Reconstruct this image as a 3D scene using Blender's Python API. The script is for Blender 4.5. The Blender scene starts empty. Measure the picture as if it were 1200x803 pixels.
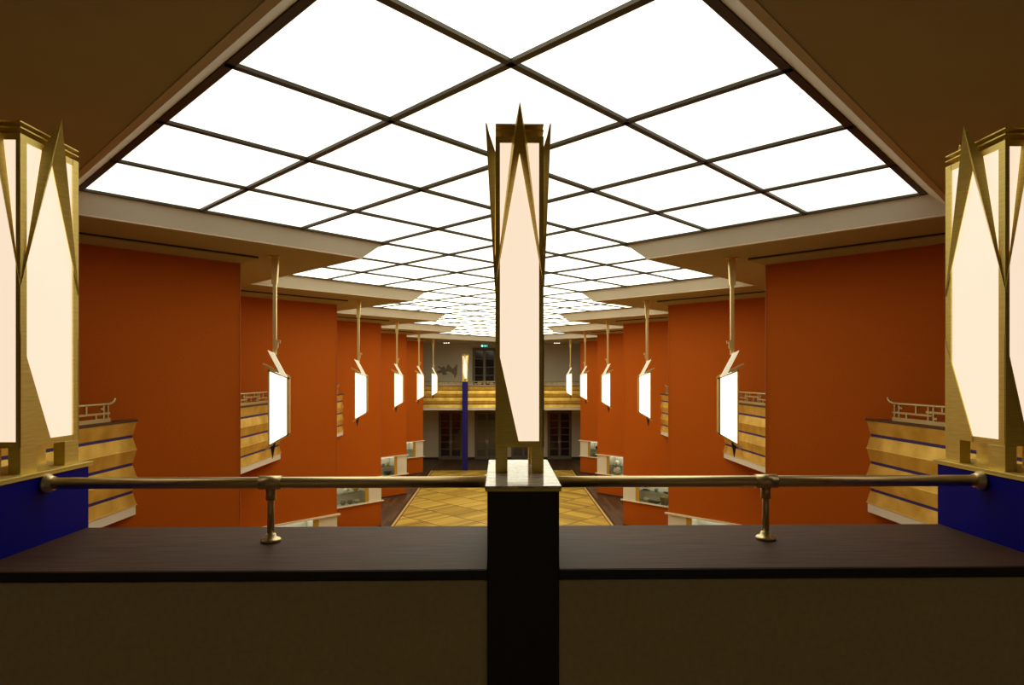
import bpy, bmesh, math, random
from mathutils import Vector
random.seed(4)
C = bpy.context.scene.collection
E = 5.0                       # eye height above the hall floor; heights below are relative to the eye
R2 = math.sqrt(2)

# ------------------------------------------------------------------ materials
def new_mat(name):
    m = bpy.data.materials.new(name); m.use_nodes = True
    nt = m.node_tree; b = nt.nodes['Principled BSDF']
    return m, nt, b

def pmat(name, col, rough=.5, metal=0., noise=0., scale=6., bump=0., spec=.5, stretch=(1, 1, 1), coat=0.):
    m, nt, b = new_mat(name)
    b.inputs['Base Color'].default_value = (*col, 1)
    b.inputs['Roughness'].default_value = rough
    b.inputs['Metallic'].default_value = metal
    b.inputs['Specular IOR Level'].default_value = spec
    b.inputs['Coat Weight'].default_value = coat
    tc = nt.nodes.new('ShaderNodeTexCoord'); mp = nt.nodes.new('ShaderNodeMapping')
    mp.inputs['Scale'].default_value = stretch
    nt.links.new(tc.outputs['Object'], mp.inputs['Vector'])
    nz = nt.nodes.new('ShaderNodeTexNoise'); nz.inputs['Scale'].default_value = scale; nz.inputs['Detail'].default_value = 5
    nt.links.new(mp.outputs['Vector'], nz.inputs['Vector'])
    if noise:
        rp = nt.nodes.new('ShaderNodeValToRGB')
        rp.color_ramp.elements[0].position = .3; rp.color_ramp.elements[1].position = .7
        rp.color_ramp.elements[0].color = (*[c*(1-noise) for c in col], 1)
        rp.color_ramp.elements[1].color = (*[min(1, c*(1+noise)) for c in col], 1)
        nt.links.new(nz.outputs['Fac'], rp.inputs['Fac']); nt.links.new(rp.outputs['Color'], b.inputs['Base Color'])
    if bump:
        bp = nt.nodes.new('ShaderNodeBump'); bp.inputs['Strength'].default_value = bump; bp.inputs['Distance'].default_value = .01
        nt.links.new(nz.outputs['Fac'], bp.inputs['Height']); nt.links.new(bp.outputs['Normal'], b.inputs['Normal'])
    return m

def emat(name, col, strength, base=(.8, .78, .7), rough=.35):
    m, nt, b = new_mat(name)
    b.inputs['Base Color'].default_value = (*base, 1); b.inputs['Roughness'].default_value = rough
    b.inputs['Emission Color'].default_value = (*col, 1); b.inputs['Emission Strength'].default_value = strength
    return m

def mth(nt, op, a, b=None, clamp=False):
    n = nt.nodes.new('ShaderNodeMath'); n.operation = op; n.use_clamp = clamp
    for i, v in enumerate((a, b)):
        if v is None: continue
        if isinstance(v, (int, float)): n.inputs[i].default_value = v
        else: nt.links.new(v, n.inputs[i])
    return n.outputs[0]

M = {}
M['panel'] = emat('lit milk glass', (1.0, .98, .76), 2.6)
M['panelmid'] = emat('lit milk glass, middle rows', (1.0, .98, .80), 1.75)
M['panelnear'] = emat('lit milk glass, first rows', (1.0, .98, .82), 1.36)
M['lampglass'] = emat('lamp milk glass', (1.0, .80, .60), .95, (.35, .32, .27), .3)
M['pendglass'] = emat('pendant milk glass', (1.0, .93, .72), 1.9)
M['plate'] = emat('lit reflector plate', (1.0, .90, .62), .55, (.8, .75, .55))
M['bronze'] = pmat('dark bronze bars', (.030, .021, .010), .45, .3)
M['ceiling'] = pmat('ceiling paint', (.43, .36, .19), .8, noise=.03, scale=3)
M['fascia'] = pmat('cove paint', (.76, .74, .62), .8)
M['bead'] = pmat('pale bead', (.62, .52, .36), .6)
M['red'] = pmat('orange red wall paint', (.45, .092, .002), .75, noise=.05, scale=40, bump=.05, spec=.15)
M['bed'] = pmat('corner bead', (.48, .10, .006), .7)
M['gap'] = pmat('shadow gap', (.03, .018, .008), .9)  # near-black filler, paints in the shade inside narrow joints
M['gold'] = None
M['brass'] = pmat('brushed brass', (.93, .73, .18), .42, .45, noise=.10, scale=14, stretch=(1, 1, 14))
M['brassrail'] = pmat('satin brass tube', (.78, .66, .38), .36, .9)
M['blue'] = pmat('ultramarine lacquer', (.001, .002, .32), .5, spec=.12)
M['bluestripe'] = pmat('blue stripe paint', (.022, .008, .13), .55)
M['darkwood'] = pmat('dark stained wood', (.095, .042, .019), .55, noise=.35, scale=9, stretch=(.6, 9, 9), spec=.18)
M['postwood'] = pmat('near black wood', (.016, .009, .010), .5, noise=.3, scale=9, stretch=(9, 9, .6))
M['greypanel'] = pmat('grey beige panel', (.72, .66, .42), .8, noise=.06, scale=60, spec=.1)
M['white'] = pmat('white lacquer', (.72, .66, .52), .5)
M['ledge'] = pmat('cream ledge', (.80, .70, .48), .45)
M['farwall'] = pmat('warm grey plaster', (.74, .69, .52), .85)
M['gallerywall'] = pmat('cream gallery wall', (.82, .76, .58), .85)
M['bouncefloor'] = pmat('beige gallery carpet', (.50, .43, .30), .95, noise=.1, scale=80)  # floor out of view, pale covering made up to bounce light onto the parapet
M['doorgrey'] = pmat('grey door paint', (.17, .145, .10), .5)
M['doorglass'] = pmat('dark door glass', (.020, .010, .010), .06, spec=.6)
M['doorglassgreen'] = pmat('olive door glass', (.075, .062, .028), .08, spec=.6)
M['chrome'] = pmat('nickel', (.7, .66, .55), .25, 1.)
M['relief'] = pmat('taupe relief', (.30, .25, .165), .8)
M['vitrine'] = pmat('pale linen lining', (.50, .47, .37), .8)
M['shelf'] = pmat('grey glass shelf', (.20, .20, .16), .3)
M['gold2'] = pmat('ochre strip', (.55, .33, .03), .45, .3)
M['fillstrip'] = emat('added case light', (1, .97, .84), 3.0)  # unseen source, added to brighten the case interiors
M['downlight'] = emat('downlight glass', (1, .9, .7), 3.5)
M['black'] = pmat('black glaze', (.012, .010, .010), .35)
M['pot'] = pmat('grey stoneware', (.16, .14, .10), .5, noise=.2, scale=30)
M['potpale'] = pmat('cream glaze', (.60, .54, .40), .4, noise=.08, scale=30)
M['ochre'] = pmat('ochre glaze', (.40, .26, .05), .4, noise=.15, scale=30)
M['plinthwood'] = pmat('dark skirting', (.035, .018, .010), .6)
M['exit_green'] = emat('exit green', (.05, .62, .48), .55, (.02, .3, .2))
M['exit_white'] = emat('exit white', (.8, 1, .95), 1.2)

def gold():
    m, nt, b = new_mat('gold leaf panel')
    tc = nt.nodes.new('ShaderNodeTexCoord')
    nz = nt.nodes.new('ShaderNodeTexNoise'); nz.inputs['Scale'].default_value = 3.2; nz.inputs['Detail'].default_value = 6
    nt.links.new(tc.outputs['Object'], nz.inputs['Vector'])
    vo = nt.nodes.new('ShaderNodeTexVoronoi'); vo.inputs['Scale'].default_value = 5.0; vo.feature = 'F1'
    nt.links.new(tc.outputs['Object'], vo.inputs['Vector'])
    rp = nt.nodes.new('ShaderNodeValToRGB')
    rp.color_ramp.elements[0].position = .32; rp.color_ramp.elements[0].color = (.60, .37, .045, 1)
    rp.color_ramp.elements[1].position = .70; rp.color_ramp.elements[1].color = (.84, .60, .13, 1)
    nt.links.new(nz.outputs['Fac'], rp.inputs['Fac']); nt.links.new(rp.outputs['Color'], b.inputs['Base Color'])
    b.inputs['Metallic'].default_value = .6; b.inputs['Roughness'].default_value = .42
    rr = mth(nt, 'MULTIPLY_ADD', vo.outputs['Distance'], .25); rr.node.inputs[2].default_value = .32
    nt.links.new(rr, b.inputs['Roughness'])
    return m
M['gold'] = gold()

def marble():
    m, nt, b = new_mat('white veined marble')
    tc = nt.nodes.new('ShaderNodeTexCoord')
    nz = nt.nodes.new('ShaderNodeTexNoise'); nz.inputs['Scale'].default_value = 9; nz.inputs['Detail'].default_value = 4; nz.inputs['Distortion'].default_value = 1.2
    mp = nt.nodes.new('ShaderNodeMapping'); mp.inputs['Scale'].default_value = (.6, 2.2, 1)
    nt.links.new(tc.outputs['Object'], mp.inputs['Vector']); nt.links.new(mp.outputs['Vector'], nz.inputs['Vector'])
    d = mth(nt, 'ABSOLUTE', mth(nt, 'SUBTRACT', nz.outputs['Fac'], .5))
    rp = nt.nodes.new('ShaderNodeValToRGB')
    rp.color_ramp.elements[0].color = (.42, .38, .28, 1); rp.color_ramp.elements[1].position = .045; rp.color_ramp.elements[1].color = (.93, .90, .80, 1)
    nt.links.new(d, rp.inputs['Fac']); nt.links.new(rp.outputs['Color'], b.inputs['Base Color'])
    b.inputs['Roughness'].default_value = .12
    return m
M['marble'] = marble()
M['railbrass'] = pmat('dull brass bars', (.50, .39, .17), .4, .6)
M['brasspend'] = pmat('polished brass', (.90, .76, .32), .30, .65)
M['bluehaze'] = pmat('violet blue lacquer', (.016, .010, .15), .5, spec=.2)  # pedestal blue with distance haze mixed into the colour

def parquet():
    m, nt, b = new_mat('oak parquet in diagonal squares')
    tc = nt.nodes.new('ShaderNodeTexCoord'); sx = nt.nodes.new('ShaderNodeSeparateXYZ')
    nt.links.new(tc.outputs['Object'], sx.inputs[0])
    X, Y = sx.outputs['X'], sx.outputs['Y']
    P = 1.76
    a = mth(nt, 'DIVIDE', mth(nt, 'SUBTRACT', mth(nt, 'SUBTRACT', Y, X), 1.22), P)
    c = mth(nt, 'DIVIDE', mth(nt, 'SUBTRACT', mth(nt, 'ADD', Y, X), 1.22), P)
    def line(v, w):
        f = mth(nt, 'FRACT', v); g = mth(nt, 'ABSOLUTE', mth(nt, 'SUBTRACT', f, .5))
        return mth(nt, 'GREATER_THAN', g, .5 - w)
    grid = mth(nt, 'MAXIMUM', line(a, .024), line(c, .024))
    left = mth(nt, 'LESS_THAN', X, 0.0)
    # strips run along one diagonal on each half of the hall
    st = nt.nodes.new('ShaderNodeMix'); st.data_type = 'FLOAT'
    nt.links.new(left, st.inputs[0]); nt.links.new(c, st.inputs[2]); nt.links.new(a, st.inputs[3])
    strip = mth(nt, 'MULTIPLY', st.outputs[0], 5.0)
    thin = line(strip, .035)
    cv = nt.nodes.new('ShaderNodeCombineXYZ')
    nt.links.new(mth(nt, 'FLOOR', a), cv.inputs[0]); nt.links.new(mth(nt, 'FLOOR', c), cv.inputs[1]); nt.links.new(mth(nt, 'FLOOR', strip), cv.inputs[2])
    wn = nt.nodes.new('ShaderNodeTexWhiteNoise'); nt.links.new(cv.outputs[0], wn.inputs['Vector'])
    rp = nt.nodes.new('ShaderNodeValToRGB')
    rp.color_ramp.elements[0].color = (.37, .225, .026, 1); rp.color_ramp.elements[1].color = (.66, .44, .07, 1)
    nt.links.new(wn.outputs['Value'], rp.inputs['Fac'])
    mx = nt.nodes.new('ShaderNodeMix'); mx.data_type = 'RGBA'
    nt.links.new(mth(nt, 'MAXIMUM', mth(nt, 'MULTIPLY', thin, .45), mth(nt, 'MULTIPLY', grid, .85)), mx.inputs[0])
    nt.links.new(rp.outputs['Color'], mx.inputs[6]); mx.inputs[7].default_value = (.13, .065, .012, 1)
    nt.links.new(mx.outputs[2], b.inputs['Base Color'])
    b.inputs['Roughness'].default_value = .42; b.inputs['Specular IOR Level'].default_value = .3
    return m
M['parquet'] = parquet()
M['strip'] = pmat('pale border strip', (.66, .42, .10), .45)

def dark_planks():
    m, nt, b = new_mat('dark plank floor')
    tc = nt.nodes.new('ShaderNodeTexCoord'); mp = nt.nodes.new('ShaderNodeMapping')
    mp.inputs['Rotation'].default_value = (0, 0, math.radians(90))
    nt.links.new(tc.outputs['Object'], mp.inputs['Vector'])
    br = nt.nodes.new('ShaderNodeTexBrick')
    br.inputs['Scale'].default_value = 1.0; br.inputs['Brick Width'].default_value = 1.6; br.inputs['Row Height'].default_value = .14
    br.inputs['Mortar Size'].default_value = .006; br.inputs['Bias'].default_value = 0
    br.inputs['Color1'].default_value = (.050, .024, .010, 1); br.inputs['Color2'].default_value = (.125, .068, .028, 1); br.inputs['Mortar'].default_value = (.02, .01, .006, 1)
    nt.links.new(mp.outputs['Vector'], br.inputs['Vector']); nt.links.new(br.outputs['Color'], b.inputs['Base Color'])
    b.inputs['Roughness'].default_value = .42; b.inputs['Specular IOR Level'].default_value = .25
    return m
M['planks'] = dark_planks()

def clear_glass():
    m, nt, b = new_mat('clear case glass')
    tr = nt.nodes.new('ShaderNodeBsdfTransparent'); tr.inputs[0].default_value = (.93, .95, .92, 1)
    gl = nt.nodes.new('ShaderNodeBsdfGlossy'); gl.inputs['Roughness'].default_value = .03
    mx = nt.nodes.new('ShaderNodeMixShader'); fr = nt.nodes.new('ShaderNodeFresnel'); fr.inputs['IOR'].default_value = 1.35
    nt.links.new(fr.outputs[0], mx.inputs[0]); nt.links.new(tr.outputs[0], mx.inputs[1]); nt.links.new(gl.outputs[0], mx.inputs[2])
    nt.links.new(mx.outputs[0], nt.nodes['Material Output'].inputs['Surface'])
    return m
M['glass'] = clear_glass()

# ------------------------------------------------------------------ mesh helpers
def root_loc(o):
    v = Vector((0, 0, 0))
    while o is not None: v = v + o.location; o = o.parent
    return v

class MB:
    def __init__(s): s.v = []; s.f = []; s.smooth = set()
    def add(s, vs, fs, smooth=False):
        n = len(s.v); s.v += [tuple(p) for p in vs]
        for f in fs:
            if smooth: s.smooth.add(len(s.f))
            s.f.append(tuple(n+i for i in f))
        return s
    def hexa(s, b, t):          # bottom quad, top quad
        return s.add(list(b)+list(t), [(3, 2, 1, 0), (4, 5, 6, 7), (0, 1, 5, 4), (1, 2, 6, 5), (2, 3, 7, 6), (3, 0, 4, 7)])
    def box(s, x0, x1, y0, y1, z0, z1):
        return s.hexa([(x0, y0, z0), (x1, y0, z0), (x1, y1, z0), (x0, y1, z0)], [(x0, y0, z1), (x1, y0, z1), (x1, y1, z1), (x0, y1, z1)])
    def prism(s, A, B):         # two matching polygons joined
        n = len(A)
        return s.add(list(A)+list(B), [tuple(range(n-1, -1, -1)), tuple(range(n, 2*n))] + [(i, (i+1) % n, n+(i+1) % n, n+i) for i in range(n)])
    def quad(s, *p): return s.add(p, [tuple(range(len(p)))])
    def tube(s, pts, r, n=12, cap=True):
        pts = [Vector(p) for p in pts]; rs = r if isinstance(r, (list, tuple)) else [r]*len(pts)
        vs = []; fs = []
        up = Vector((0, 0, 1))
        for i, p in enumerate(pts):
            d = (pts[min(i+1, len(pts)-1)]-pts[max(i-1, 0)]).normalized()
            u = up if abs(d.dot(up)) < .95 else Vector((1, 0, 0))
            a = d.cross(u).normalized(); c = d.cross(a).normalized()
            for k in range(n):
                t = 2*math.pi*k/n; vs.append(p+(a*math.cos(t)+c*math.sin(t))*rs[i])
        for i in range(len(pts)-1):
            for k in range(n): fs.append((i*n+k, i*n+(k+1) % n, (i+1)*n+(k+1) % n, (i+1)*n+k))
        s.add(vs, fs, True)
        if cap:
            s.add(vs[:n], [tuple(range(n))]); s.add(vs[-n:], [tuple(range(n))])
        return s
    def lathe(s, c, prof, n=24):      # prof: (r, z) from bottom to top
        vs = [(c[0]+r*math.cos(2*math.pi*k/n), c[1]+r*math.sin(2*math.pi*k/n), c[2]+z) for r, z in prof for k in range(n)]
        fs = [(i*n+k, i*n+(k+1) % n, (i+1)*n+(k+1) % n, (i+1)*n+k) for i in range(len(prof)-1) for k in range(n)]
        s.add(vs, fs, True)
        s.add(vs[:n], [tuple(range(n))]); s.add(vs[-n:], [tuple(range(n))])
        return s
    def bar(s, p, q, w, h=None):     # square bar between two points
        p, q = Vector(p), Vector(q); d = (q-p).normalized(); h = h or w
        u = Vector((0, 0, 1)) if abs(d.z) < .9 else Vector((0, 1, 0))
        a = d.cross(u).normalized()*w/2; c = d.cross(a).normalized()*h/2
        return s.hexa([p-a-c, p+a-c, p+a+c, p-a+c], [q-a-c, q+a-c, q+a+c, q-a+c])
    def build(s, name, mat, parent=None, loc=None, kind=None, label=None, bevel=0, recalc=True):
        o_ = root_loc(parent) if parent else (Vector(loc)+Vector((0, 0, E)) if loc else Vector((0, 0, 0)))
        me = bpy.data.meshes.new(name)
        me.from_pydata([(x-o_.x, y-o_.y, z+E-o_.z) for x, y, z in s.v], [], s.f)
        for i in s.smooth: me.polygons[i].use_smooth = True
        me.materials.append(mat)
        if recalc:
            bm = bmesh.new(); bm.from_mesh(me)
            if s.smooth: bmesh.ops.remove_doubles(bm, verts=bm.verts, dist=1e-6)
            bmesh.ops.recalc_face_normals(bm, faces=bm.faces); bm.to_mesh(me); bm.free()
        o = bpy.data.objects.new(name, me); C.objects.link(o)
        if parent: o.parent = parent
        elif loc: o.location = o_
        if kind: o['kind'] = kind
        if label: o['label'] = label
        if bevel:
            b = o.modifiers.new('bevel', 'BEVEL'); b.width = bevel; b.segments = 2; b.limit_method = 'ANGLE'
        return o

def tag(o, label, cat, group=None):
    o['label'] = label; o['category'] = cat
    if group: o['group'] = group
    return o

def thing(name, loc, label, cat, group=None):
    o = bpy.data.objects.new(name, None); C.objects.link(o); o.empty_display_size = .1
    o.location = (loc[0], loc[1], loc[2]+E)
    return tag(o, label, cat, group)

# ------------------------------------------------------------------ hall layout
ST, Y0 = 1.87, 4.08           # ceiling grid
P = 3*ST                      # bay
TIPX, TIPY = 4.0, 9.60        # pillar edge
CONX = TIPX + P/2
ZL, ZC, ZF = 2.025, 1.78, -5.0  # lit panels, ceiling, floor
GX = 5.025                     # gallery front
FARB, FARW = 33.5, 37.3

def ab(a, b, z): return ((b-a)/2*ST, Y0+(a+b)/2*ST, z)

# ---- luminous ceiling
def included(i, j):
    for k in range(5):
        if i >= 4+3*k and j < 2+3*k: return False
        if j >= 4+3*k and i < 2+3*k: return False
    return -1 <= i < 16 and -1 <= j < 16
cells = [(i, j) for i in range(-1, 16) for j in range(-1, 16) if included(i, j)]
lum = thing('luminous_ceiling', (0, 18, ZL), 'huge stepped luminous ceiling of white glass squares in a dark diagonal grid', 'ceiling light')
w = .021
gb = MB()
def abox(mb, a0, a1, b0, b1, z0, z1):
    mb.hexa([ab(a0, b0, z0), ab(a1, b0, z0), ab(a1, b1, z0), ab(a0, b1, z0)], [ab(a0, b0, z1), ab(a1, b0, z1), ab(a1, b1, z1), ab(a0, b1, z1)])
cs = set(cells)
NEAR, FARO = -.028, .028
for (i, j) in cells:
    for (di, dj) in ((-1, 0), (1, 0), (0, -1), (0, 1)):
        inner = (i+di, j+dj) in cs
        if inner and (di < 0 or dj < 0): continue
        lo, hi = (w, w) if inner else ((.072, -.025) if (di < 0 or dj < 0) else (w*.6, FARO))
        z0 = ZL-.025
        if di: 
            ed = i+(di > 0)
            abox(gb, ed-(lo if di > 0 else hi), ed+(hi if di > 0 else lo), j-w, j+1+w, z0, ZL+.03)
        else:
            ed = j+(dj > 0)
            abox(gb, i-w, i+1+w, ed-(lo if dj > 0 else hi), ed+(hi if dj > 0 else lo), z0, ZL+.03)
gb.build('grid_frame', M['bronze'], lum)
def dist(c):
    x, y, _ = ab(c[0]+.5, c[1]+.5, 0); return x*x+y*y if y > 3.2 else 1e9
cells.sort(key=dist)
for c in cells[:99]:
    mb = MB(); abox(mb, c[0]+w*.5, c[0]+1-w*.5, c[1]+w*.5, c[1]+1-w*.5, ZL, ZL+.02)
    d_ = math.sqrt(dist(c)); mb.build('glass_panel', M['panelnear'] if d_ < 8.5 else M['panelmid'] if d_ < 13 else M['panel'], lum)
mb = MB()
for c in cells[99:]: abox(mb, c[0]+w*.5, c[0]+1-w*.5, c[1]+w*.5, c[1]+1-w*.5, ZL, ZL+.02)
mb.build('glass_panel', M['panel'], lum, kind='stuff')

def outline(on, of):
    pts = [(-1-on, -1-on)]
    for k in range(5):
        pts.append((4+3*k+of, -1+3*k-on))
        if k < 4: pts.append((4+3*k+of, 2+3*k-on))
    pts.append((16+of, 16+of))
    right = [(b, a) for a, b in pts[1:-1]][::-1]
    return pts, pts+right
def ring(mb, o1, z1, o2, z2):
    _, A = outline(*o1); _, B = outline(*o2); n = len(A)
    for i in range(n):
        k = (i+1) % n
        mb.quad(ab(*A[i], z1), ab(*A[k], z1), ab(*B[k], z2), ab(*B[i], z2))
OUT = .19
mb = MB(); ring(mb, (NEAR, FARO-.005), ZL-.01, (OUT-.03, OUT-.03), ZC+.012)
mb.build('trim_cove', M['fascia'], kind='structure').name = 'trim_1'
mb = MB(); ring(mb, (OUT-.03, OUT-.03), ZC+.012, (OUT-.03, OUT-.03), ZC-.006); ring(mb, (OUT-.03, OUT-.03), ZC-.006, (OUT+.012, OUT+.012), ZC-.006); ring(mb, (OUT+.012, OUT+.012), ZC-.006, (OUT+.012, OUT+.012), ZC+.012)
mb.build('trim_2', M['bead'], kind='structure')  # coloured paler than the ceiling for the light its edge catches

lp, _ = outline(OUT, OUT)
mb = MB()
for s in (1, -1):
    pts = [(s*p[0], p[1], ZC) for p in [(ab(a, b, 0)) for a, b in lp]]
    W = CONX+.3
    # pts start on the axis, run along the left (x<0) side
    outer = [(s*0, FARW+.3, ZC), (-s*W, FARW+.3, ZC), (-s*W, -3.2, ZC), (0, -3.2, ZC)]
    mb.add(pts+outer, [tuple(range(len(pts)+4))])
me_c = mb.build('ceiling', M['ceiling'], kind='structure', recalc=False)
bm = bmesh.new(); bm.from_mesh(me_c.data); bmesh.ops.triangulate(bm, faces=bm.faces); bm.to_mesh(me_c.data); bm.free()

# ---- side walls
L = P/2*R2
CASE = (1.70, 3.36, -4.12, -3.37)    # opening along the face and in height
def face_pt(s, k, t, d, z):          # t along the camera-facing pillar face, d out of it
    tx, ty = -CONX+t/R2+d/R2, TIPY+k*P-P/2+t/R2-d/R2
    return (tx if s < 0 else -tx, ty, z)
def wall_path():
    p = [(-CONX, -3.0), (-CONX, TIPY-1.5*P)]
    for k in range(-1, 5):
        p += [(-TIPX, TIPY+k*P), (-CONX, TIPY+k*P+P/2)]
    p.append((-CONX, FARW))
    return p
WP = wall_path()
for s, nm in ((-1, 'wall_left'), (1, 'wall_right')):
    mb = MB(); k = -2
    for i in range(len(WP)-1):
        (x0, y0), (x1, y1) = WP[i], WP[i+1]
        f = -s
        istip = abs(x1+TIPX) < 1e-6
        kk = round((y1-TIPY)/P) if istip else None
        if istip and 1 <= kk <= 4:
            t0, t1, z0, z1 = CASE
            for (a, b, c, d) in ((0, t0, ZF, ZC), (t1, L, ZF, ZC), (t0, t1, ZF, z0), (t0, t1, z1, ZC)):
                mb.quad(face_pt(s, kk, a, 0, c), face_pt(s, kk, b, 0, c), face_pt(s, kk, b, 0, d), face_pt(s, kk, a, 0, d))
        else:
            mb.quad((f*x0, y0, ZF), (f*x1, y1, ZF), (f*x1, y1, ZC), (f*x0, y0, ZC))
    mb.build(nm, M['red'], kind='structure', recalc=False)

def sweep(path, prof, s):            # profile (out, z) swept along the wall path with mitred corners
    n = len(path); mb = MB(); rows = []
    for i in range(n):
        def nrm(a, b):
            d = Vector((b[0]-a[0], b[1]-a[1])).normalized(); return Vector((d.y, -d.x))
        if i == 0: m = nrm(path[0], path[1])
        elif i == n-1: m = nrm(path[-2], path[-1])
        else:
            a, b = nrm(path[i-1], path[i]), nrm(path[i], path[i+1]); m = (a+b); m = m/(m.dot(a))
        rows.append([((path[i][0]+m.x*o)*(-s), path[i][1]+m.y*o, z) for o, z in prof])
    k = len(prof)
    for i in range(n-1):
        for j in range(k):
            q = (j+1) % k
            mb.quad(rows[i][j], rows[i+1][j], rows[i+1][q], rows[i][q])
    return mb
for s, n0 in ((-1, 3), (1, 4)):
    sweep(WP[2:-1], [(0, 1.685), (.02, 1.675), (.20, 1.742), (.20, 1.757), (0, 1.757)], s).build('trim_%d' % n0, M['ceiling'], kind='structure')
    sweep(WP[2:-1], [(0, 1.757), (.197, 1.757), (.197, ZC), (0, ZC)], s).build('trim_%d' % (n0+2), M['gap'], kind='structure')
    sweep(WP[2:-1], [(0, 1.66), (.014, 1.66), (.014, 1.684), (0, 1.684)], s).build('trim_%d' % (n0+4), M['bed'], kind='structure')
    sweep(WP[2:], [(0, ZF), (.012, ZF), (.012, ZF+.05), (0, ZF+.05)], s).build('baseboard_left' if s < 0 else 'baseboard_right', M['plinthwood'], kind='structure')
    mb = MB()                         # slim light beads on the pillar edges
    for k in range(5):
        mb.bar((s*(TIPX-.004), TIPY+k*P, ZF+.05), (s*(TIPX-.004), TIPY+k*P, 1.66), .012)
    mb.build('trim_%d' % (n0+6), M['bed'], kind='structure')

# ---- floors
W = CONX+.2
MB().box(-W, W, -3.2, FARW+.3, ZF-.1, ZF).build('floor', M['planks'], kind='structure')
PX, PY0, PY1 = 3.56, 6.0, 32.9
MB().box(-PX, PX, PY0, PY1, ZF, ZF+.004).build('floor_parquet', M['parquet'], kind='structure').name = 'floor.001'
mb = MB()
for s in (-1, 1): mb.box(min(s*(PX+.035), s*(PX+.115)), max(s*(PX+.035), s*(PX+.115)), PY0, PY1+.05, ZF, ZF+.005)
mb.build('trim_13', M['strip'], kind='structure')
mb = MB()
for s in (-1, 1):
    for a, b in ((0, .035), (.115, .20)): mb.box(min(s*(PX+a), s*(PX+b)), max(s*(PX+a), s*(PX+b)), PY0, PY1+.05, ZF, ZF+.0045)
mb.build('trim_14', M['plinthwood'], kind='structure')
# gallery slabs
for s in (-1, 1):
    for k in range(5):
        a, b, m = TIPY+(k-1)*P+GX-TIPX, TIPY+k*P-(GX-TIPX), TIPY+k*P-P/2
        A = [(s*(GX+.03), a, -1.86), (s*(GX+.03), b, -1.86), (s*CONX, m, -1.86)]
        MB().prism(A, [(x, y, -1.70) for x, y, z in A]).build('floor.002', M['fascia'], kind='structure')
MB().box(-CONX, CONX, FARB+.02, FARW, -1.86, -1.70).build('floor.002', M['fascia'], kind='structure')
MB().box(-CONX, CONX, -3.0, 2.36, -1.86, -1.70).build('floor.002', M['bouncefloor'], kind='structure')
# end walls
MB().box(-W, W, FARW, FARW+.2, ZF, -1.86).build('wall_far_lower', M['farwall'], kind='structure').name = 'wall_far'
MB().box(-W, W, FARW, FARW+.2, -1.86, ZC).build('wall_far.001', M['farwall'], kind='structure')
MB().box(-W, W, -3.2, -3.0, ZF, ZC).build('wall_near', M['gallerywall'], kind='structure')
MB().box(-CONX, CONX, FARW-.02, FARW, ZF, ZF+.12).build('baseboard_far', M['plinthwood'], kind='structure')
MB().box(-CONX, CONX, FARW-.025, FARW, -.50, -.46).build('trim_15', M['bead'], kind='structure')
MB().box(-CONX, -1.82, 2.2, 2.34, -1.7, -.60).build('wall_parapet_left', M['greypanel'], kind='structure')
MB().box(1.82, CONX, 2.2, 2.34, -1.7, -.60).build('wall_parapet_right', M['greypanel'], kind='structure')

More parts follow.
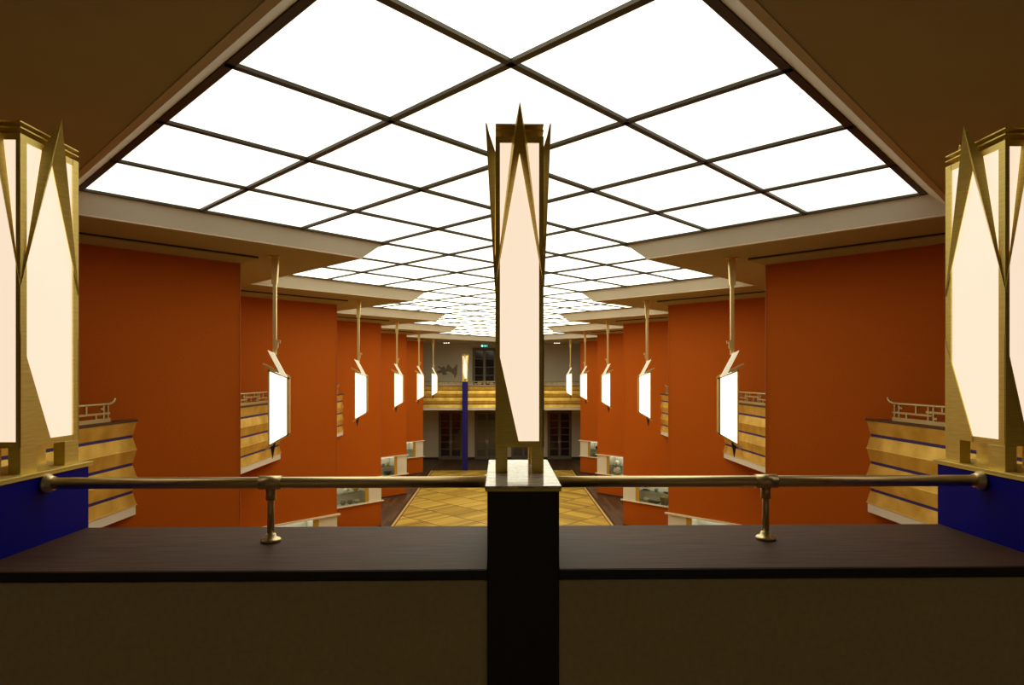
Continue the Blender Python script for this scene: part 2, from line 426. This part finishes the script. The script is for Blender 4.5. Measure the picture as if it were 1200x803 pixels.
# ------------------------------------------------------------------ gold balconies
def balcony(pt, a0, a1, loc, label, group, rail_span, curl):
    """pt(along, out, z) gives a world point; front spans a0..a1"""
    t = thing('balcony', loc, label, 'balcony', group)
    def band(prof, name, mat):
        A = [pt(a0, e, z) for e, z in prof]; B = [pt(a1, e, z) for e, z in prof]
        MB().prism(A, B).build(name, mat, t)
    z = -.64; c, v, th = .044, .012, .03
    for n in range(3):
        band([(c-th, z), (c, z), (v, z-.172), (v-th, z-.172)], 'gold_panel', M['gold'])
        band([(v-th, z-.172), (v-.006, z-.172), (v-.006, z-.212), (v-th, z-.212)], 'blue_stripe', M['bluestripe'])
        band([(v-th, z-.212), (v, z-.212), (c, z-.366), (c+.002, z-.373), (c-th, z-.373)], 'gold_panel', M['gold'])
        band([(c-.012, z-.369), (c+.006, z-.369), (c+.006, z-.376), (c-.012, z-.376)], 'edge_glint', M['brass'])  # bright strip stands in for the highlight along the fold crest
        z -= .373
    band([(-.02, z), (.035, z), (.035, z-.13), (-.02, z-.13)], 'white_fascia', M['white'])
    band([(-.14, -.635), (.062, -.635), (.062, -.605), (-.14, -.605)], 'ledge', M['darkwood'])
    band([(c-.03, -.648), (c+.006, -.648), (c+.006, -.636), (c-.03, -.636)], 'edge_glint', M['gold'])  # highlight strip for the top crest
    # geometric brass railing
    r = MB(); r0, r1 = rail_span; d = 1 if r1 > r0 else -1; e = .0
    r.bar(pt(r0, e, -.575), pt(r1, e, -.575), .035, .05)
    o = r.build('railing', M['railbrass'], t)
    h = MB(); pts = [pt(r0, e, -.375), pt(r1-d*.02, e, -.375)]
    if curl:
        pts = [pt(r0, e, -.375), pt(r1-d*.06, e, -.375), pt(r1, e, -.372), pt(r1+d*.05, e, -.362), pt(r1+d*.09, e, -.342), pt(r1+d*.112, e, -.318), pt(r1+d*.114, e, -.302)]
    h.tube(pts, .017, 8).build('handrail', M['railbrass'], o)
    lt = MB(); q = r1-d*.04; flip = False; n = 0
    def up(x, z0, z1): lt.bar(pt(x, e, z0), pt(x, e, z1), .026)
    def ho(x0, x1, z): lt.bar(pt(x0, e, z), pt(x1, e, z), .024)
    lo, hi = -.555, -.385
    while (q-r0)*d > .75:
        up(q, lo, hi); up(q-d*.09, lo, hi)
        zm = -.49 if not flip else -.45
        ho(q+d*.04, q-d*.70, zm)
        up(q-d*.42, zm if not flip else lo, hi if not flip else zm)
        up(q-d*.24, lo if not flip else zm, zm if not flip else hi)
        ho(q-d*.09, q-d*.15, -.43 if not flip else -.52)
        q -= d*.64; flip = not flip
    up(q, lo, hi)
    lt.build('lattice', M['railbrass'], o)
    return t
where = [['gold banded balcony on the left wall beside the near blue pedestal', 'gold banded balcony half hidden behind the foremost left pendant lamp', 'sliver of gold banded balcony on the left behind the second red pillar'],
         ['gold banded balcony on the right wall beside the near blue pedestal', 'gold banded balcony half hidden behind the foremost right pendant lamp', 'sliver of gold banded balcony on the right behind the second red pillar']]
for q, s in enumerate((-1, 1)):
    for k in range(3):
        a, b = TIPY+(k-1)*P+GX-TIPX, TIPY+k*P-(GX-TIPX)
        pt = (lambda s: (lambda al, e, z: (s*(GX-e), al, z)))(s)
        balcony(pt, a-.03, b+.05, (s*GX, (a+b)/2, -1.86), where[q][k], 'gold balconies between the pillars', (a+.1, b-.48), True)
balcony(lambda al, e, z: (al, FARB-e, z), -5.4, 5.4, (0, FARB, -1.86), 'long gold banded balcony across the far end of the hall', 'gold balconies between the pillars', (-5.3, 5.3), False)

# ------------------------------------------------------------------ pedestals, parapet, handrails
def pedestal(name, cx, mat, label, front):
    t = thing(name, (cx, 2.105, -1.70), label, 'pedestal', 'lamp pedestals on the parapet')
    MB().box(cx-.105, cx+.105, 1.84, 2.372, -1.70, -.339).build('shaft', mat, t, bevel=.002)
    MB().box(cx-.111, cx+.111, 1.826, 2.390, -.3305, -.323).build('marble_slab' if cx == 0 else 'brass_slab', M['marble'] if cx == 0 else M['brass'], t, bevel=.0015)
    MB().box(cx-.110, cx+.110, 1.828, 2.388, -.339, -.3305).build('brass_rim', M['brass'], t)
    return t
pedestal('pedestal', 0, M['postwood'], 'dark wood pedestal with white marble top in the middle of the parapet', 0)
pedestal('pedestal', -1.70, M['blue'], 'blue lacquered pedestal at the left end of the parapet', 1)
pedestal('pedestal', 1.70, M['blue'], 'blue lacquered pedestal at the right end of the parapet', 1)

for s, side in ((-1, 'left'), (1, 'right')):
    x0, x1 = sorted((s*.1055, s*1.5945))
    t = thing('parapet', (s*.85, 2.1, -1.70), 'parapet with dark wood top and grey front panel to the %s of the central pedestal' % side, 'parapet', 'parapet halves')
    MB().box(x0, x1, 1.832, 2.358, -.592, -.565).build('wood_top', M['darkwood'], t, bevel=.002)
    MB().box(x0, x1, 1.828, 1.832, -.594, -.567).build('edge_shade', M['postwood'], t)  # black strip paints the shadow on the wood top's front edge
    MB().box(x0, x1, 1.852, 2.33, -1.70, -.604).build('front_panel', M['greypanel'], t)
    MB().box(x0, x1, 1.862, 2.32, -.604, -.592).build('shadow_gap', M['gap'], t)  # dark fill painting the shade under the wood top
    # handrail
    yr, zr = 2.15, -.366
    h = thing('handrail', (s*.843, yr, -.565), 'round brass handrail over the %s half of the parapet' % side, 'handrail', 'brass handrails')
    MB().tube([(s*.106, yr, zr), (s*1.594, yr, zr)], .0195, 20).build('rail_tube', M['brassrail'], h)
    MB().tube([(s*(.843-.037), yr, zr), (s*(.843+.037), yr, zr)], .0235, 20).build('tee_fitting', M['brassrail'], h)
    p = MB().tube([(s*.843, yr, -.555), (s*.843, yr, zr)], .0115, 16).build('support_post', M['brassrail'], h)
    MB().tube([(s*.843, yr, zr-.058), (s*.843, yr, zr-.015)], .0165, 16).build('collar', M['brassrail'], p)
    MB().lathe((s*.843, yr, -.565), [(.033, 0), (.034, .006), (.030, .011), (.019, .014), (.016, .026), (.013, .028)], 24).build('base_flange', M['brassrail'], h)
    MB().tube([(s*1.5945, yr, zr), (s*1.586, yr, zr), (s*1.580, yr, zr), (s*1.565, yr, zr)], [.033, .033, .026, .0235], 20).build('wall_flange', M['brassrail'], h)
    MB().tube([(s*.1055, yr, zr), (s*.120, yr, zr)], .026, 20).build('wall_flange', M['brassrail'], h)

# ------------------------------------------------------------------ standing lamps
def standing_lamp(cx, cy, zb, wx, wy, sc, label):
    t = thing('standing_lamp', (cx, cy, zb), label, 'lamp', 'brass standing lamps')
    hx, hy = wx/2*sc, wy/2*sc
    Z = lambda z: zb+z*sc
    zl, zt = .084, 1.104
    fx, fy = .0150*sc*(wx/.16), .028*sc*(wy/.28)      # corner post widths seen on the wide and deep sides
    lx, ly = .040*sc*(wx/.16), .074*sc*(wy/.28)
    for i in (-1, 1):
        for j in (-1, 1):
            x0, x1 = sorted((cx+i*hx, cx+i*(hx-lx))); y0, y1 = sorted((cy+j*hy, cy+j*(hy-ly)))
            MB().box(x0, x1, y0, y1, Z(0), Z(zl)).build('leg', M['brass'], t, bevel=.001)
    fr = MB()
    for i in (-1, 1):
        for j in (-1, 1):
            x0, x1 = sorted((cx+i*hx, cx+i*(hx-fx))); y0, y1 = sorted((cy+j*hy, cy+j*(hy-fy)))
            fr.box(x0, x1, y0, y1, Z(zl), Z(zt))
    for z0, z1 in ((zl, zl+.020), (zt-.021, zt)):
        fr.box(cx-hx+.001, cx+hx-.001, cy-hy+.001, cy+hy-.001, Z(z0), Z(z1))
    fr.build('frame', M['brass'], t)
    MB().box(cx-hx+.0055, cx+hx-.0055, cy-hy+.0055, cy+hy-.0055, Z(zl+.019), Z(zt-.020)).build('glass_shade', M['lampglass'], t)
    # each side: pt(u, out, z), u from -half to +half left to right seen from outside
    sides = [(hx, lambda u, o, z: (cx+u, cy-hy-o, Z(z))), (hx, lambda u, o, z: (cx-u, cy+hy+o, Z(z))),
             (hy, lambda u, o, z: (cx+hx+o, cy+u, Z(z))), (hy, lambda u, o, z: (cx-hx-o, cy-u, Z(z)))]
    for h, pt in sides:
        b = [(-h, zl+.001), (0-.02*h, zl+.001), (0-.04*h, zl+.021), (-h+.06*h, .425), (-h, .455)]
        MB().prism([pt(u, -.003*sc, z) for u, z in b], [pt(u, .0015*sc, z) for u, z in b]).build('corner_plate', M['brass'], t)
        sp = MB()
        for g in (-1, 1):
            A = [pt(0, .036*sc, 1.205), pt(0, .003*sc, 1.047), pt(g*h, .0025*sc, .612)]
            Bk = [pt(0, .030*sc, 1.198), pt(g*.012*h, -.002*sc, 1.052), pt(g*h*.995, -.002*sc, .62)]
            # folded blade: front triangle plus a return towards the glass
            sp.add([A[0], A[1], A[2], Bk[0], Bk[1], Bk[2]], [(0, 1, 2), (5, 4, 3), (0, 3, 4, 1), (1, 4, 5, 2), (2, 5, 3, 0)])
            # folded return towards the glass along one edge of each blade
            B1, e0, e1 = pt(g*h*.32, .0005*sc, 1.085), A[0], A[2]
            sp.add([e0, e1, B1], [(0, 1, 2)])
        sp.build('spike', M['brass'], t)
    cap = MB()
    for z0 in (1.122, 1.141): cap.box(cx-hx, cx+hx, cy-hy, cy+hy, Z(z0), Z(z0+.004))
    c = cap.build('cap_plates', M['brass'], t)
    for i in (-1, 1):
        for j in (-1, 1):
            x, y = cx+i*hx*.72, cy+j*hy*.78
            MB().tube([(x, y, Z(zt)), (x, y, Z(1.150))], .003*sc, 8).build('spacer', M['brass'], c)
    return t
standing_lamp(-.004, 2.21, -.323, .158, .282, 1, 'tall brass standing lamp with star spikes on the central dark pedestal')
standing_lamp(-1.697, 2.21, -.323, .158, .282, 1, 'tall brass standing lamp with star spikes on the left blue pedestal')
standing_lamp(1.690, 2.21, -.323, .158, .282, 1, 'tall brass standing lamp with star spikes on the right blue pedestal')

cxx, cyy = -1.93, 33.15
t = thing('lamp_column', (cxx, cyy, ZF), 'slim tall blue column standing before the far balcony', 'column')
MB().box(cxx-.14, cxx+.14, cyy-.14, cyy+.14, ZF, -.37).build('shaft', M['bluehaze'], t, bevel=.004)
MB().box(cxx-.15, cxx+.15, cyy-.15, cyy+.15, -.37, -.345).build('brass_slab', M['brass'], t)
standing_lamp(cxx, cyy, -.345, .22, .22, 1.2, 'small distant brass lamp on top of the slim blue column')

# ------------------------------------------------------------------ pendant lanterns
def pendant(s, k, label):
    y = TIPY+k*P; xs = s*3.475
    X = lambda x: xs - s*x          # local x grows towards the hall axis
    t = thing('pendant_lamp', (xs, y, ZC), label, 'pendant lamp', 'pendant lamps in two rows')
    MB().box(xs-.085, xs+.085, y-.05, y+.05, ZC-.012, ZC).build('ceiling_plate', M['brasspend'], t)
    def slab(name, q, mat, y0, y1, par):
        return MB().prism([(X(a), y+y0, z) for a, z in q], [(X(a), y+y1, z) for a, z in q]).build(name, mat, par)
    slab('stem_sleeve', [(-.046, ZC-.012), (.060, ZC-.012), (.036, 1.37), (-.044, 1.37)], M['brasspend'], -.03, .03, t)
    MB().box(xs-.026, xs+.026, y-.018, y+.018, .30, 1.37).build('stem', M['brasspend'], t)
    slab('hook', [(.02, .53), (.085, .515), (.078, .47), (.05, .50), (.05, .41), (.02, .36)], M['brasspend'], -.015, .015, t)
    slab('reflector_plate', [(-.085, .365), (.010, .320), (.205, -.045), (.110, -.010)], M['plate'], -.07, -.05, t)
    MB().bar((X(.0), y, .34), (X(.05), y, -.01), .03).build('strut', M['bronze'], t)
    D = .034
    slab('lantern_glass', [(-.065, -1.055), (.192, -.915), (.192, -.025), (-.065, .065)], M['pendglass'], -D, D, t)
    for qq in ([(-.088, -1.085), (-.065, -1.07), (-.065, .07), (-.088, .075)], [(.192, -.93), (.222, -.905), (.222, -.05), (.192, -.03)],
               [(-.088, -1.09), (.222, -.912), (.222, -.888), (-.065, -1.052)], [(-.088, .052), (.222, -.070), (.222, -.046), (-.088, .078)]):
        slab('frame_bar', qq, M['brasspend'], -D-.008, D+.008, t)
    MB().bar((X(-.170), y-.03, .160), (X(.232), y-.03, -.035), .022, .026).build('crossbar', M['brasspend'], t)
    MB().bar((X(-.135), y+.02, .118), (X(.228), y+.02, -.058), .022, .026).build('crossbar', M['brasspend'], t)
    MB().bar((X(-.125), y-.03, -1.125), (X(-.02), y-.03, -1.050), .03, .03).build('tail_fin', M['brasspend'], t)
    slab('tail_spike', [(-.06, -1.065), (.02, -1.02), (-.025, -1.27)], M['bronze'], -.03, -.01, t)
order = ['foremost', 'second', 'third', 'fourth', 'farthest']
for s, side in ((-1, 'left'), (1, 'right')):
    for k in range(5):
        pendant(s, k, '%s glowing brass pendant lantern in the %s row under the ceiling' % (order[k], side))

# ------------------------------------------------------------------ display cases in the pillar faces
def case(s, k, label):
    F = lambda t, d, z: face_pt(s, k, t, d, z)
    t0, t1, z0, z1 = CASE
    c0 = F((t0+L)/2, 0, z0)
    t = thing('display_case', c0, label, 'display case', 'display cases built into the pillars')
    def fb(mb, a, b, d0, d1, c, e):
        return mb.hexa([F(a, d0, c), F(b, d0, c), F(b, d1, c), F(a, d1, c)], [F(a, d0, e), F(b, d0, e), F(b, d1, e), F(a, d1, e)])
    D = -.32; w_ = .015
    mb = MB(); fb(mb, t0, t1, D-w_, D, z0, z1); fb(mb, t0-w_, t0, D-w_, 0, z0, z1); fb(mb, t1, t1+w_, D-w_, 0, z0, z1); fb(mb, t0-w_, t1+w_, D-w_, 0, z0-w_, z0); fb(mb, t0-w_, t1+w_, D-w_, 0, z1, z1+w_)
    mb.build('lining', M['vitrine'], t)
    fb(MB(), t0+.03, t1-.03, -.27, -.03, z1-.02, z1-.002).build('fill_strip', M['fillstrip'], t)  # added glow under the case top, no lamp known there
    fb(MB(), t0, t1, -.31, -.05, -3.762, -3.75).build('shelf', M['glass'], t)
    fb(MB(), t0, t1, -.05, -.044, -3.764, -3.748).build('shelf_edge', M['shelf'], t)
    fb(MB(), t0, t1-.0, -.012, -.004, z0, z1).build('glass_pane', M['glass'], t)
    fb(MB(), t1-.005, t1+.135, 0, .012, z0, z1).build('ochre_strip', M['gold2'], t)
    fb(MB(), t1+.135, L+.008, 0, .014, z0, z1).build('white_panel', M['white'], t)
    fb(MB(), t0-.3, L+.07, 0.0, .07, z1, z1+.035).build('top_ledge', M['ledge'], t)
    fb(MB(), t0-.3, L+.07, 0.0, .07, z0-.035, z0).build('bottom_ledge', M['ledge'], t)
    return F
FC = {}
cl = {1: 'low in the second pillar face', 2: 'in the third pillar face', 3: 'in the fourth pillar face', 4: 'in the farthest pillar face'}
for s, side in ((-1, 'left'), (1, 'right')):
    for k in range(1, 5):
        FC[s, k] = case(s, k, 'glass display case with white ledges on the %s, %s' % (side, cl[k]))
SH, BT = -3.75, -4.12
def pot(s, k, t, z, kind, mat, label, name, cat, sc=1.0, d=-.16):
    p = FC[s, k](t, d, z)
    profs = {'bowl': [(.05, 0), (.055, .012), (.10, .05), (.125, .11), (.118, .11), (.09, .055), (.02, .022)],
             'cup': [(.045, 0), (.06, .03), (.065, .11), (.060, .11), (.055, .03), (.01, .015)],
             'vase': [(.04, 0), (.08, .05), (.10, .12), (.07, .19), (.035, .22), (.045, .25), (.038, .25), (.02, .21)],
             'globe': [(.05, 0), (.11, .05), (.145, .14), (.12, .23), (.06, .275), (.05, .275), (.03, .25)]}
    mb = MB().lathe(p, [(r*sc, h*sc) for r, h in profs[kind]], 20)
    o = mb.build(name, M[mat], loc=p); tag(o, label, cat)
    return o, p
pot(-1, 2, 2.66, BT, 'cup', 'pot', 'grey stoneware cup leftmost on the case floor in the third left pillar', 'stoneware_cup', 'cup', 1.1)
pot(-1, 2, 2.91, BT, 'cup', 'pot', 'grey stoneware cup second from left on the case floor in the third left pillar', 'stoneware_cup', 'cup', 1.1)
pot(-1, 2, 3.16, BT, 'bowl', 'potpale', 'pale bowl on the case floor beside two grey cups in the third left pillar', 'glazed_bowl', 'bowl', .8)
pot(-1, 2, 2.79, SH, 'vase', 'potpale', 'pale vase on the upper shelf in the third left pillar case', 'glazed_vase', 'vase', .9)
pot(-1, 2, 3.12, SH, 'vase', 'ochre', 'ochre vase on the upper shelf in the third left pillar case', 'glazed_vase', 'vase', 1.0)
pot(-1, 3, 2.93, SH, 'cup', 'pot', 'small dark cup at left on the shelf in the fourth left pillar case', 'stoneware_cup', 'cup', 1.0)
pot(-1, 3, 3.15, SH, 'cup', 'ochre', 'small ochre cup on the shelf in the fourth left pillar case', 'glazed_cup', 'cup', 1.1)
o, p = pot(-1, 3, 3.14, BT, 'bowl', 'black', 'black boat shaped dish on the case floor in the fourth left pillar', 'black_dish', 'dish', 1.3)
pot(1, 3, 3.10, SH, 'globe', 'potpale', 'round pale vase on the shelf in the fourth right pillar case', 'round_vase', 'vase', .75)
o, p = pot(1, 3, 3.10, BT, 'globe', 'potpale', 'round white vase with black blotches on the case floor in the fourth right pillar', 'blotched_vase', 'vase', 1.15)
m, nt, b = new_mat('black blotched glaze')
tc = nt.nodes.new('ShaderNodeTexCoord'); vo = nt.nodes.new('ShaderNodeTexVoronoi'); vo.inputs['Scale'].default_value = 9
nt.links.new(tc.outputs['Object'], vo.inputs['Vector'])
rp = nt.nodes.new('ShaderNodeValToRGB'); rp.color_ramp.interpolation = 'CONSTANT'; rp.color_ramp.elements[0].color = (.012, .01, .01, 1); rp.color_ramp.elements[1].position = .32; rp.color_ramp.elements[1].color = (.7, .66, .52, 1)
nt.links.new(vo.outputs['Distance'], rp.inputs['Fac']); nt.links.new(rp.outputs['Color'], b.inputs['Base Color'])
o.data.materials[0] = m
pot(1, 4, 3.05, SH, 'globe', 'black', 'round dark jar on the shelf in the farthest right pillar case', 'dark_jar', 'jar', .7)
pot(1, 4, 3.18, BT, 'bowl', 'pot', 'grey bowl on the case floor in the farthest right pillar', 'stoneware_bowl', 'bowl', 1.2)
# long dark tray, ring and basket in the third right case
F = FC[1, 2]
def fbx(mb, F, a, b, d0, d1, c, e): return mb.hexa([F(a, d0, c), F(b, d0, c), F(b, d1, c), F(a, d1, c)], [F(a, d0, e), F(b, d0, e), F(b, d1, e), F(a, d1, e)])
p = F(2.90, -.16, BT)
mb = MB(); fbx(mb, F, 2.74, 3.08, -.22, -.10, BT, BT+.03); fbx(mb, F, 2.72, 3.10, -.23, -.09, BT+.03, BT+.06)
tag(mb.build('long_tray', M['black'], loc=p), 'long flat black tray on the case floor in the third right pillar', 'tray')
p = F(2.50, -.16, BT); 
t = thing('woven_basket', p, 'square grey woven basket on the case floor in the third right pillar', 'basket')
mb = MB(); A = [F(2.40, -.26, BT), F(2.60, -.26, BT), F(2.60, -.06, BT), F(2.40, -.06, BT)]; Bq = [F(2.37, -.28, BT+.23), F(2.63, -.28, BT+.23), F(2.63, -.04, BT+.23), F(2.37, -.04, BT+.23)]
mb.hexa(A, Bq).build('basket_body', M['pot'], t)
mb = MB(); fbx(mb, F, 2.36, 2.64, -.29, -.03, BT+.23, BT+.25); mb.build('basket_rim', M['ochre'], t)
pot(1, 2, 3.22, BT, 'bowl', 'potpale', 'pale bowl on the case floor left of the long black tray', 'glazed_bowl', 'bowl', .9)
for tt, lb in ((3.20, 'small dark bar shaped object at left on the shelf in the third right pillar case'), (2.45, 'small dark bar shaped object at right on the shelf in the third right pillar case')):
    p = F(tt, -.16, SH); mb = MB(); fbx(mb, F, tt-.11, tt+.11, -.20, -.12, SH, SH+.025); fbx(mb, F, tt-.03, tt+.09, -.19, -.13, SH+.025, SH+.04)
    tag(mb.build('metal_box', M['black'], loc=p), lb, 'box')
pot(1, 2, 2.83, SH, 'cup', 'pot', 'grey cup in the middle of the shelf in the third right pillar case', 'stoneware_cup', 'cup', .9)

# ------------------------------------------------------------------ far doors
def door(n, cx, z0, z1, wd, rows, glass, label):
    t = bpy.data.objects.new('door_%d' % n, None); C.objects.link(t); t.location = (cx, FARW, z0+E); t['kind'] = 'structure'; t['label'] = label
    y = FARW; h = wd/2
    fr = MB().box(cx-h-.07, cx-h, y-.09, y+.02, z0, z1+.07).box(cx+h, cx+h+.07, y-.09, y+.02, z0, z1+.07).box(cx-h, cx+h, y-.09, y+.02, z1, z1+.07)
    fr.build('door_frame', M['doorgrey'], t)
    for s in (-1, 1):
        a, b = sorted((cx+s*.005, cx+s*h)); st = .075
        lf = MB().box(a, a+st, y-.06, y-.01, z0, z1).box(b-st, b, y-.06, y-.01, z0, z1)
        bot = .20; rh = (z1-z0-bot-.10)/rows
        lf.box(a+st, b-st, y-.06, y-.01, z0, z0+bot).box(a+st, b-st, y-.06, y-.01, z1-.10, z1)
        for r in range(1, rows):
            z = z0+bot+r*rh; lf.box(a+st, b-st, y-.055, y-.015, z-.018, z+.018)
        l = lf.build('door_leaf', M['doorgrey'], t)
        MB().box(a+st-.005, b-st+.005, y-.04, y-.03, z0+bot-.005, z1-.095).build('glass_panes', glass, l)
        hx = cx+s*.045
        MB().box(hx-.015, hx+.015, y-.07, y-.06, z0+.95, z0+1.15).tube([(hx, y-.07, z0+1.06), (hx, y-.11, z0+1.06), (hx+s*.11, y-.11, z0+1.06)], .011, 8).build('door_handle', M['chrome'], l)
for n, cx in enumerate((-3.0, -.88, 1.27, 3.41)):
    door(n+1, cx, ZF, -2.22, 1.28, 6, M['doorglass'] if n in (0, 3) else M['doorglassgreen'],
         ['leftmost', 'second from left', 'third from left', 'rightmost'][n]+' grey glazed double door under the far balcony')
door(5, -1.02, -1.70, 1.50, 1.26, 6, M['doorglass'], 'grey glazed double door above the far balcony under the exit sign')

# exit sign
t = thing('exit_sign', (-1.02, FARW-.02, 1.60), 'small green lit exit sign above the upper far door', 'exit sign')
MB().box(-1.24, -.80, FARW-.10, FARW-.005, 1.60, 1.79-.03).build('sign_box', M['black'], t)
MB().box(-1.225, -.815, FARW-.106, FARW-.10, 1.612, 1.748).build('sign_face', M['exit_green'], t)
g = MB()
g.box(-1.20, -1.11, FARW-.11, FARW-.106, 1.625, 1.735)                                          # doorway
for poly in ([(-1.05, 1.69), (-.95, 1.69), (-.95, 1.715), (-.90, 1.68), (-.95, 1.645), (-.95, 1.67), (-1.05, 1.67)],):
    g.prism([(x, FARW-.106, z) for x, z in poly], [(x, FARW-.11, z) for x, z in poly])             # arrow
g.build('pictogram', M['exit_white'], t)

# relief on the upper far wall
px = [(155, 430), (190, 425), (205, 447), (260, 425), (275, 472), (290, 440), (310, 395), (345, 430), (380, 465), (412, 425), (445, 390), (440, 540), (425, 560), (410, 610), (395, 550), (350, 510), (320, 500), (280, 505), (300, 545), (240, 555), (215, 510), (195, 530), (155, 520), (155, 490), (190, 485), (210, 470), (180, 450)]
pts = [(-3.76+.0-.0+((500+x*.08095)-512)/740*37.3-.07, (439-(395+y*.08095))/740*37.3) for x, y in px]
mb = MB().prism([(x, FARW-.004, z) for x, z in pts], [(x, FARW-.03, z) for x, z in pts])
o = mb.build('wall_relief', M['relief'], loc=(-3.2, FARW-.01, -.2), recalc=True); tag(o, 'jagged taupe wall relief on the upper far wall left of the door', 'wall relief')

for s, lb in ((-1, 'small lit ceiling spotlight bar left of the far upper door'), (1, 'small lit ceiling spotlight bar at the right over the far balcony')):
    x = s*3.05; y = 34.9
    t = thing('spotlight_bar', (x, y, ZC), lb, 'ceiling light', 'small spotlight bars')
    MB().box(x-.20, x+.20, y-.05, y+.05, ZC-.035, ZC).build('housing', M['white'], t)
    for q in (-.12, 0, .12): MB().lathe((x+q, y, ZC-.055), [(.03, 0), (.036, .008), (.036, .02)], 12).build('lamp_head', M['downlight'], t)

# ------------------------------------------------------------------ camera, world, view
cam = bpy.data.objects.new('camera', bpy.data.cameras.new('camera')); C.objects.link(cam)
cam.location = (-.066, 0, E); cam.rotation_euler = (math.pi/2, 0, -.018)
cam.data.sensor_width = 36; cam.data.lens = 740/1200*36; cam.data.shift_y = (439-401.5)/1200
cam.data.clip_start = .05; cam.data.clip_end = 200
bpy.context.scene.camera = cam
wd = bpy.data.worlds.new('dark'); bpy.context.scene.world = wd; wd.use_nodes = True
wd.node_tree.nodes['Background'].inputs[0].default_value = (.01, .008, .005, 1)
vs = bpy.context.scene.view_settings
vs.view_transform = 'Standard'; vs.look = 'None'; vs.gamma = 1; vs.exposure = 0; vs.use_curve_mapping = False
